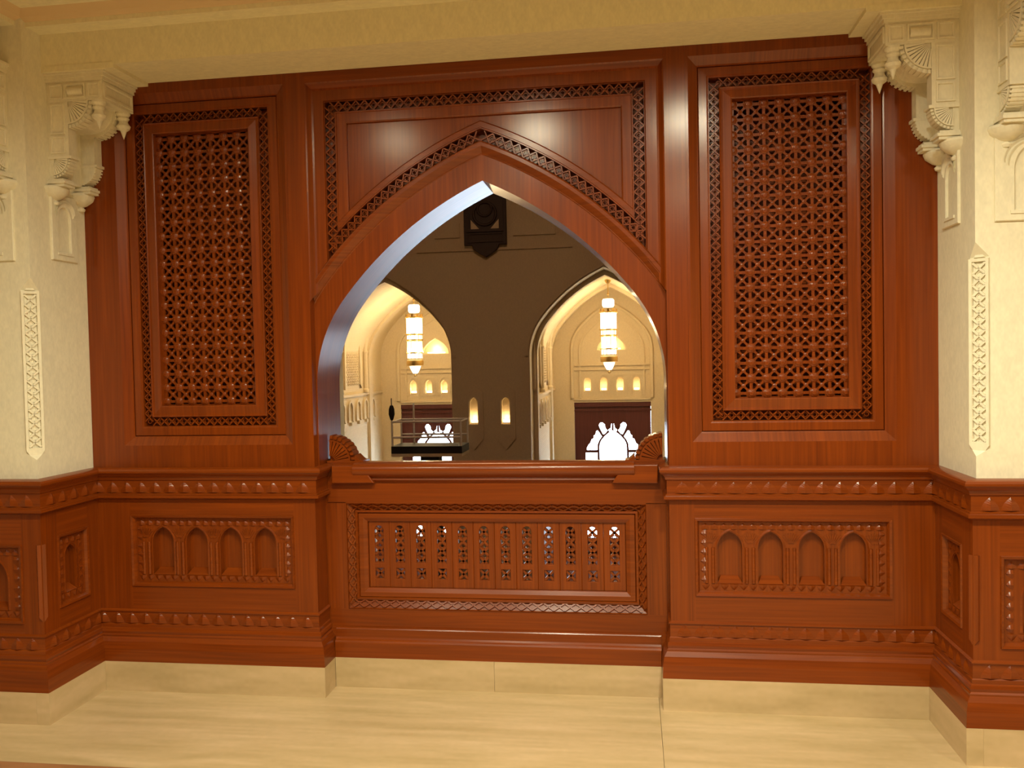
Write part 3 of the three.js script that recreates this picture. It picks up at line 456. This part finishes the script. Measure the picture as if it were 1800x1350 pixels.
    part('back_wall', [extrude(bw, HB - .22, HB)], mat.hallPlain, bay);
    part('back_lining', [B(cx - 1.62, cx + 1.62, .31, 3.6, HB - .32, HB - .225)], mat.hallPlain, bay);
    const arc = (k, y, z, d, w) => { const A = archFull(0, 99, 18).map(p => [cx + p[0] * k, y + (p[1] - AR.s) * k]), Bq = archFull(w / k, 99, 18).map(p => [cx + p[0] * k, y + (p[1] - AR.s) * k]); const a = [[cx + AR.a * k, .42], ...A, [cx - AR.a * k, .42]], b = [[cx + AR.a * k + w, .42], ...Bq, [cx - AR.a * k - w, .42]]; return [strip(a.map(p => [...p, z]), a.map(p => [...p, z + d])), strip(a.map(p => [...p, z + d]), b.map(p => [...p, z + d])), strip(b.map(p => [...p, z + d]), b.map(p => [...p, z]))]; };
    part('wall_arch', arc(1.04 / .808, 1.75, HB, .07, .07), mat.hallPlain, bay, { crease: .5 });
    part('wall_arch', arc(.84 / .808, 1.72, HB, .04, .05).map(g => g), mat.hallPlain, bay, { crease: .5 });
    part('lunette_frame', [strip(lun.map(p => [...p, HB + .03]), lun.map(p => [cx + (p[0] - cx) * 1.16, 1.72 + (p[1] - 1.72) * 1.16, HB + .03]))], mat.hallPlain, bay);
    part('string_course', [B(cx - 1.0, cx + 1.0, 1.30, 1.345, HB, HB + .06), B(cx - 1.0, cx + 1.0, 1.18, 1.21, HB, HB + .05), B(cx - 1.04, cx + 1.04, .36, .41, HB, HB + .05)], mat.hallPlain, bay);
    for (const q of nxs) { const a = nicheShape(q, .24, .55, 1.05), b = nicheShape(q, .36, .55, 1.12); part('niche_hood', [strip(a.map(p => [...p, HB]), a.map(p => [...p, HB + .03])), strip(a.map(p => [...p, HB + .03]), b.map(p => [...p, HB + .03]))], mat.hallPlain, bay); }
    // side walls: colonnettes, string course, blind arcade, carved screens
    for (const s of [1, -1]) {
      const wx = cx + s * 1.6, ins = s * -1;
      for (const z of [-16.1, -18.05]) part('colonnette', [lathe([[.085, .74], [.085, .8], [.06, .84], [.06, 1.75], [.085, 1.8], [.06, 1.84], [.07, 2.02], [.13, 2.2], [.13, 2.26]], 12).translate(wx + ins * .05, 0, z)], mat.hallPlain, bay, { crease: .5 });
      part('string_course', [B(Math.min(wx, wx + ins * .05), Math.max(wx, wx + ins * .05), .66, .72, HB, HF - .5)], mat.hallPlain, bay);
      const sm = g => { g = clean(g); g.rotateY(s > 0 ? -Math.PI / 2 : Math.PI / 2); g.translate(wx, 0, 0); return g; };
      const ss = zc => s > 0 ? zc : -zc;
      const ar = []; for (let k = 0; k < 6; k++) { const zc = ss(-15.6 - k * .62), a = nicheShape(zc, .26, .05, .52), b = nicheShape(zc, .40, .02, .58); ar.push(strip(a.map(p => [...p, 0]), a.map(p => [...p, .05])), strip(a.map(p => [...p, .05]), b.map(p => [...p, .05])), strip(b.map(p => [...p, .05]), b.map(p => [...p, 0])), B(zc - .05, zc + .05, -.06, .02, 0, .07)); } part('blind_arcade', ar.map(sm), mat.hallPlain, bay);
      const scr = []; for (const zc0 of [-15.3, -17.05]) { const zc = ss(zc0), a = nicheShape(zc, 1.1, .95, 2.55), b = nicheShape(zc, 1.3, .85, 2.68); scr.push(strip(a.map(p => [...p, .0]), a.map(p => [...p, .06])), strip(a.map(p => [...p, .06]), b.map(p => [...p, .06])), strip(b.map(p => [...p, .06]), b.map(p => [...p, 0]))); for (let i = 0; i < 9; i++) scr.push(fret((u, v) => [zc - .48 + i * .12 + v, .97 + u], i === 0 || i === 8 ? 1.0 : 1.35, .12, .12, .02, .0, .02)); } part('carved_screen', scr.map(sm), mat.hallPlain, bay);
    }
    if (bi < 2) nxs.forEach((q, i) => lampNiche(q, .605, HB - .02, 'glowing lamp in small niche ' + ['one', 'two', 'three', 'four'][i] + ' from the left above the ' + nm + ' hall door', .12));
    if (bi < 2) { const l = thing('cove_lamp', 'hidden warm lamp glowing in the arched recess above the ' + nm + ' hall door', 'lamp', [cx, 1.74, HB - .12]); part('diffuser', [B(-.25, .25, 0, .03, -.03, .03)], mat.lampGlow, l, { local: true }); const p = new THREE.PointLight(HALL_LAMP, .5, 0, 2); p.position.set(0, .1, .02); l.add(p); }
    // door leaf with a fan of glazing
    const d = thing('door_' + (bi + 1), 'dark red wooden door with bright arched glazing in the ' + nm + ' bay', 'door', [cx, HY, HB - .1], { kind: 'structure', fixed: true });
    const ds = rectShape(cx - 1.035, cx + 1.035, HY, .295), panes = [];
    const pane = pts => { panes.push(pts); ds.holes.push(pathOf(pts)); };
    const k1 = .37 / .808, in1 = archFull(0, 99, 10).map(p => [cx + p[0] * k1, -.94 + (p[1] - AR.s) * k1 * 1.08]);
    pane([[cx + .37, -3.45], ...in1, [cx - .37, -3.45]]);
    for (const s of [1, -1]) {
      const m = p => [cx + s * p[0], p[1]], o = pts => pane((s > 0 ? pts : pts.slice().reverse()).map(m));
      o([[.43, -1.02], [.72, -1.02], [.72, -.97], [.66, -.86], [.62, -.83], [.58, -.72], [.53, -.70], [.52, -.62], [.48, -.60], [.45, -.50], [.41, -.48], [.30, -.65], [.37, -.74], [.42, -.86]]);
      o([[.35, -.42], [.38, -.34], [.34, -.27], [.28, -.26], [.22, -.31], [.20, -.42], [.14, -.48], [.22, -.58], [.27, -.59]]);
      o([[.03, -.48], [.10, -.52], [.12, -.46], [.06, -.42], [.035, -.30], [.02, -.30]]);
      o([[.43, -1.09], [.43, -1.34], [.75, -1.34], [.75, -1.09]]); o([[.43, -1.42], [.43, -2.2], [.75, -2.2], [.75, -1.42]]); o([[.43, -2.28], [.43, -3.45], [.75, -3.45], [.75, -2.28]]);
    }
    const leaf = part('leaf', [extrude(ds, HB - .16, HB - .08)], mat.doorWood, d);
    part('lintel', [B(cx - 1.04, cx + 1.04, .18, .30, HB - .16, HB - .02), B(cx - 1.04, cx + 1.04, .05, .10, HB - .16, HB - .05)], mat.doorWood, d);
    for (const q of panes) part('pane', [extrude(pathOf(q, THREE.Shape), HB - .125, HB - .122)], mat.glass, leaf).position.sub(d.position);
  });
  // carved hanging panel high on the far wall
  const pl = thing('wall_plaque', 'dark carved wooden panel with pointed foot hanging high on the hall wall', 'plaque', [-2.385, 3.72, HF]);
  const ps = pathOf([[-2.83, 6.2], [-2.83, 3.98], [-2.67, 3.98], [-2.62, 3.87], [-2.52, 3.80], [-2.385, 3.72], [-2.25, 3.80], [-2.15, 3.87], [-2.10, 3.98], [-1.94, 3.98], [-1.94, 6.2]], THREE.Shape);
  part('board', [extrude(ps, HF + .002, HF + .10, { bevelEnabled: true, bevelSize: .01, bevelThickness: .01, bevelSegments: 1 })], mat.plaque, pl);
  part('carved_frame', [...rectFrame(-2.78, -1.99, 4.24, 6.2, [[0, HF + .11], [.0, HF + .14], [.06, HF + .14], [.06, HF + .115]]), ...rectFrame(-2.78, -1.99, 4.02, 4.22, [[0, HF + .11], [.0, HF + .13], [.03, HF + .13], [.03, HF + .115]])], mat.plaque, pl);
  part('carved_boss', [new THREE.TorusGeometry(.24, .03, 6, 24).translate(-2.385, 4.62, HF + .12), new THREE.TorusGeometry(.15, .025, 6, 20).translate(-2.385, 4.72, HF + .12)], mat.plaque, pl);
  for (const s of [1, -1]) part('corner_inlay', [extrude(pathOf([[-2.385 + s * .30, 4.30], [-2.385 + s * .12, 4.30], [-2.385 + s * .30, 4.50]], THREE.Shape), HF + .11, HF + .125)], mat.hallPlain, pl);
  // lanterns
  AL.forEach((cx, i) => {
    if (i > 1) return;
    const x = i ? .105 : -4.72, z = -17, t = thing('lantern', 'tall glowing cylindrical lantern hanging in the ' + ['left' , 'right'][i] + ' hall bay', 'lantern', [x, 1.13, z], { group: 'hanging lanterns' });
    const P = (n, g, m, o = {}) => part(n, g, m, t, { local: true, ...o }), Y = y => y - 1.13;
    P('ceiling_rose', [lathe([[.001, Y(3.30)], [.05, Y(3.32)], [.09, Y(3.40)], [.19, Y(3.45)], [.2, Y(3.5)]], 20)], mat.brass, { crease: .6 });
    P('rod', [new THREE.CylinderGeometry(.012, .012, .42, 8).translate(0, Y(3.13), 0), new THREE.SphereGeometry(.03, 10, 8).translate(0, Y(3.06), 0)], mat.brass);
    P('cap_shade', [lathe([[.001, Y(2.95)], [.12, Y(2.94)], [.145, Y(2.90)], [.145, Y(2.78)], [.12, Y(2.74)], [.001, Y(2.73)]], 20)], mat.lampGlass, { crease: .6 });
    P('crown', Array.from({ length: 10 }, (_, k) => B(-.03, .03, Y(2.62), Y(2.70), .195, .215).rotateY(k * Math.PI / 5)), mat.brass);
    for (const [y, r] of [[2.60, .225], [2.18, .225], [2.04, .215], [1.72, .215]]) P('ring', [lathe([[r - .03, Y(y)], [r, Y(y)], [r, Y(y + .035)], [r - .03, Y(y + .035)], [r - .03, Y(y)]], 24)], mat.brass);
    for (let k = 0; k < 12; k++) { const a = k * Math.PI / 6, g = B(-.046, .046, Y(2.20), Y(2.60), .188, .192).rotateY(a), h = B(-.042, .042, Y(1.60), Y(2.02), .176, .18).rotateY(a), m = B(-.04, .04, Y(2.06), Y(2.17), .18, .184).rotateY(a); P('glass_pane', [g], mat.lampGlass); P('glass_pane', [m], mat.lampGlass); P('glass_pane', [h], mat.lampGlass); P('stile', [B(-.006, .006, Y(1.58), Y(2.60), .185, .197).rotateY(a + Math.PI / 12)], mat.brass); }
    P('collar', [lathe([[.17, Y(1.56)], [.205, Y(1.555)], [.215, Y(1.50)], [.205, Y(1.42)], [.15, Y(1.41)]], 24)], mat.brass, { crease: .6 });
    P('bowl', [lathe([[.14, Y(1.40)], [.12, Y(1.34)], [.085, Y(1.27)], [.06, Y(1.225)], [.001, Y(1.22)]], 20)], mat.lampGlass, { crease: .6 });
    P('finial', [lathe([[.012, Y(1.22)], [.012, Y(1.18)], [.05, Y(1.17)], [.03, Y(1.15)], [.001, Y(1.13)]], 12)], mat.brass);
    for (let k = 0; k < 4; k++) for (const y of [2.4, 1.8]) { const p = new THREE.PointLight(HALL_LAMP, 1.3, 0, 2); p.position.set(.30 * Math.cos(k * Math.PI / 2 + .78), Y(y), .30 * Math.sin(k * Math.PI / 2 + .78)); p.castShadow = true; t.add(p); }
  });
  // mast lift with guard rails in front of the left bay
  const lf = thing('platform_lift', 'black work platform with pale guard rails in front of the left hall bay', 'lift', [-3.25, HY, -12]);
  const P = (n, g, m) => part(n, g, m, lf), cyl = (a, b, r) => { const v = new THREE.Vector3(...b).sub(new THREE.Vector3(...a)), g = new THREE.CylinderGeometry(r, r, v.length(), 8); g.applyQuaternion(new THREE.Quaternion().setFromUnitVectors(new THREE.Vector3(0, 1, 0), v.clone().normalize())); g.translate((a[0] + b[0]) / 2, (a[1] + b[1]) / 2, (a[2] + b[2]) / 2); return g; };
  P('deck', [B(-3.94, -2.56, -.23, -.09, -12.7, -12)], mat.black); P('deck_edge', [B(-3.94, -2.56, -.29, -.23, -12.7, -11.99)], mat.hallPlain);
  for (const [x, z] of [[-3.92, -12.02], [-2.58, -12.02], [-3.92, -12.68], [-2.58, -12.68], [-3.66, -12.68]]) P('rail_post', [cyl([x, -.1, z], [x, x < -3.6 && x > -3.7 ? .70 : .40, z], .02)], mat.white);
  for (const z of [-12.02, -12.68]) for (const y of [.38, .08]) P('guard_rail', [cyl([-3.92, y, z], [-2.58, y, z], .02)], mat.white);
  for (const x of [-3.92, -2.58]) P('guard_rail', [cyl([x, .38, -12.02], [x, .38, -12.68], .016)], mat.white);
  P('mast', [B(-3.42, -3.06, HY + .25, -.29, -12.5, -12.2)], mat.black); P('base', [B(-3.9, -2.6, HY, HY + .25, -12.7, -12)], mat.black);
  const fl2 = thing('flood_lamp', 'small dark flood lamp on the corner post of the work platform', 'lamp', [-3.92, .405, -12.02]);
  part('housing', [lathe([[.001, .30], [.03, .29], [.055, .22], [.06, .12], [.03, .02], [.012, 0]], 12)], mat.black, fl2, { local: true, crease: .6 }); part('stem', [new THREE.CylinderGeometry(.01, .01, .14, 6).translate(0, .36, 0)], mat.black, fl2, { local: true });
}
renderer.render(scene, camera);
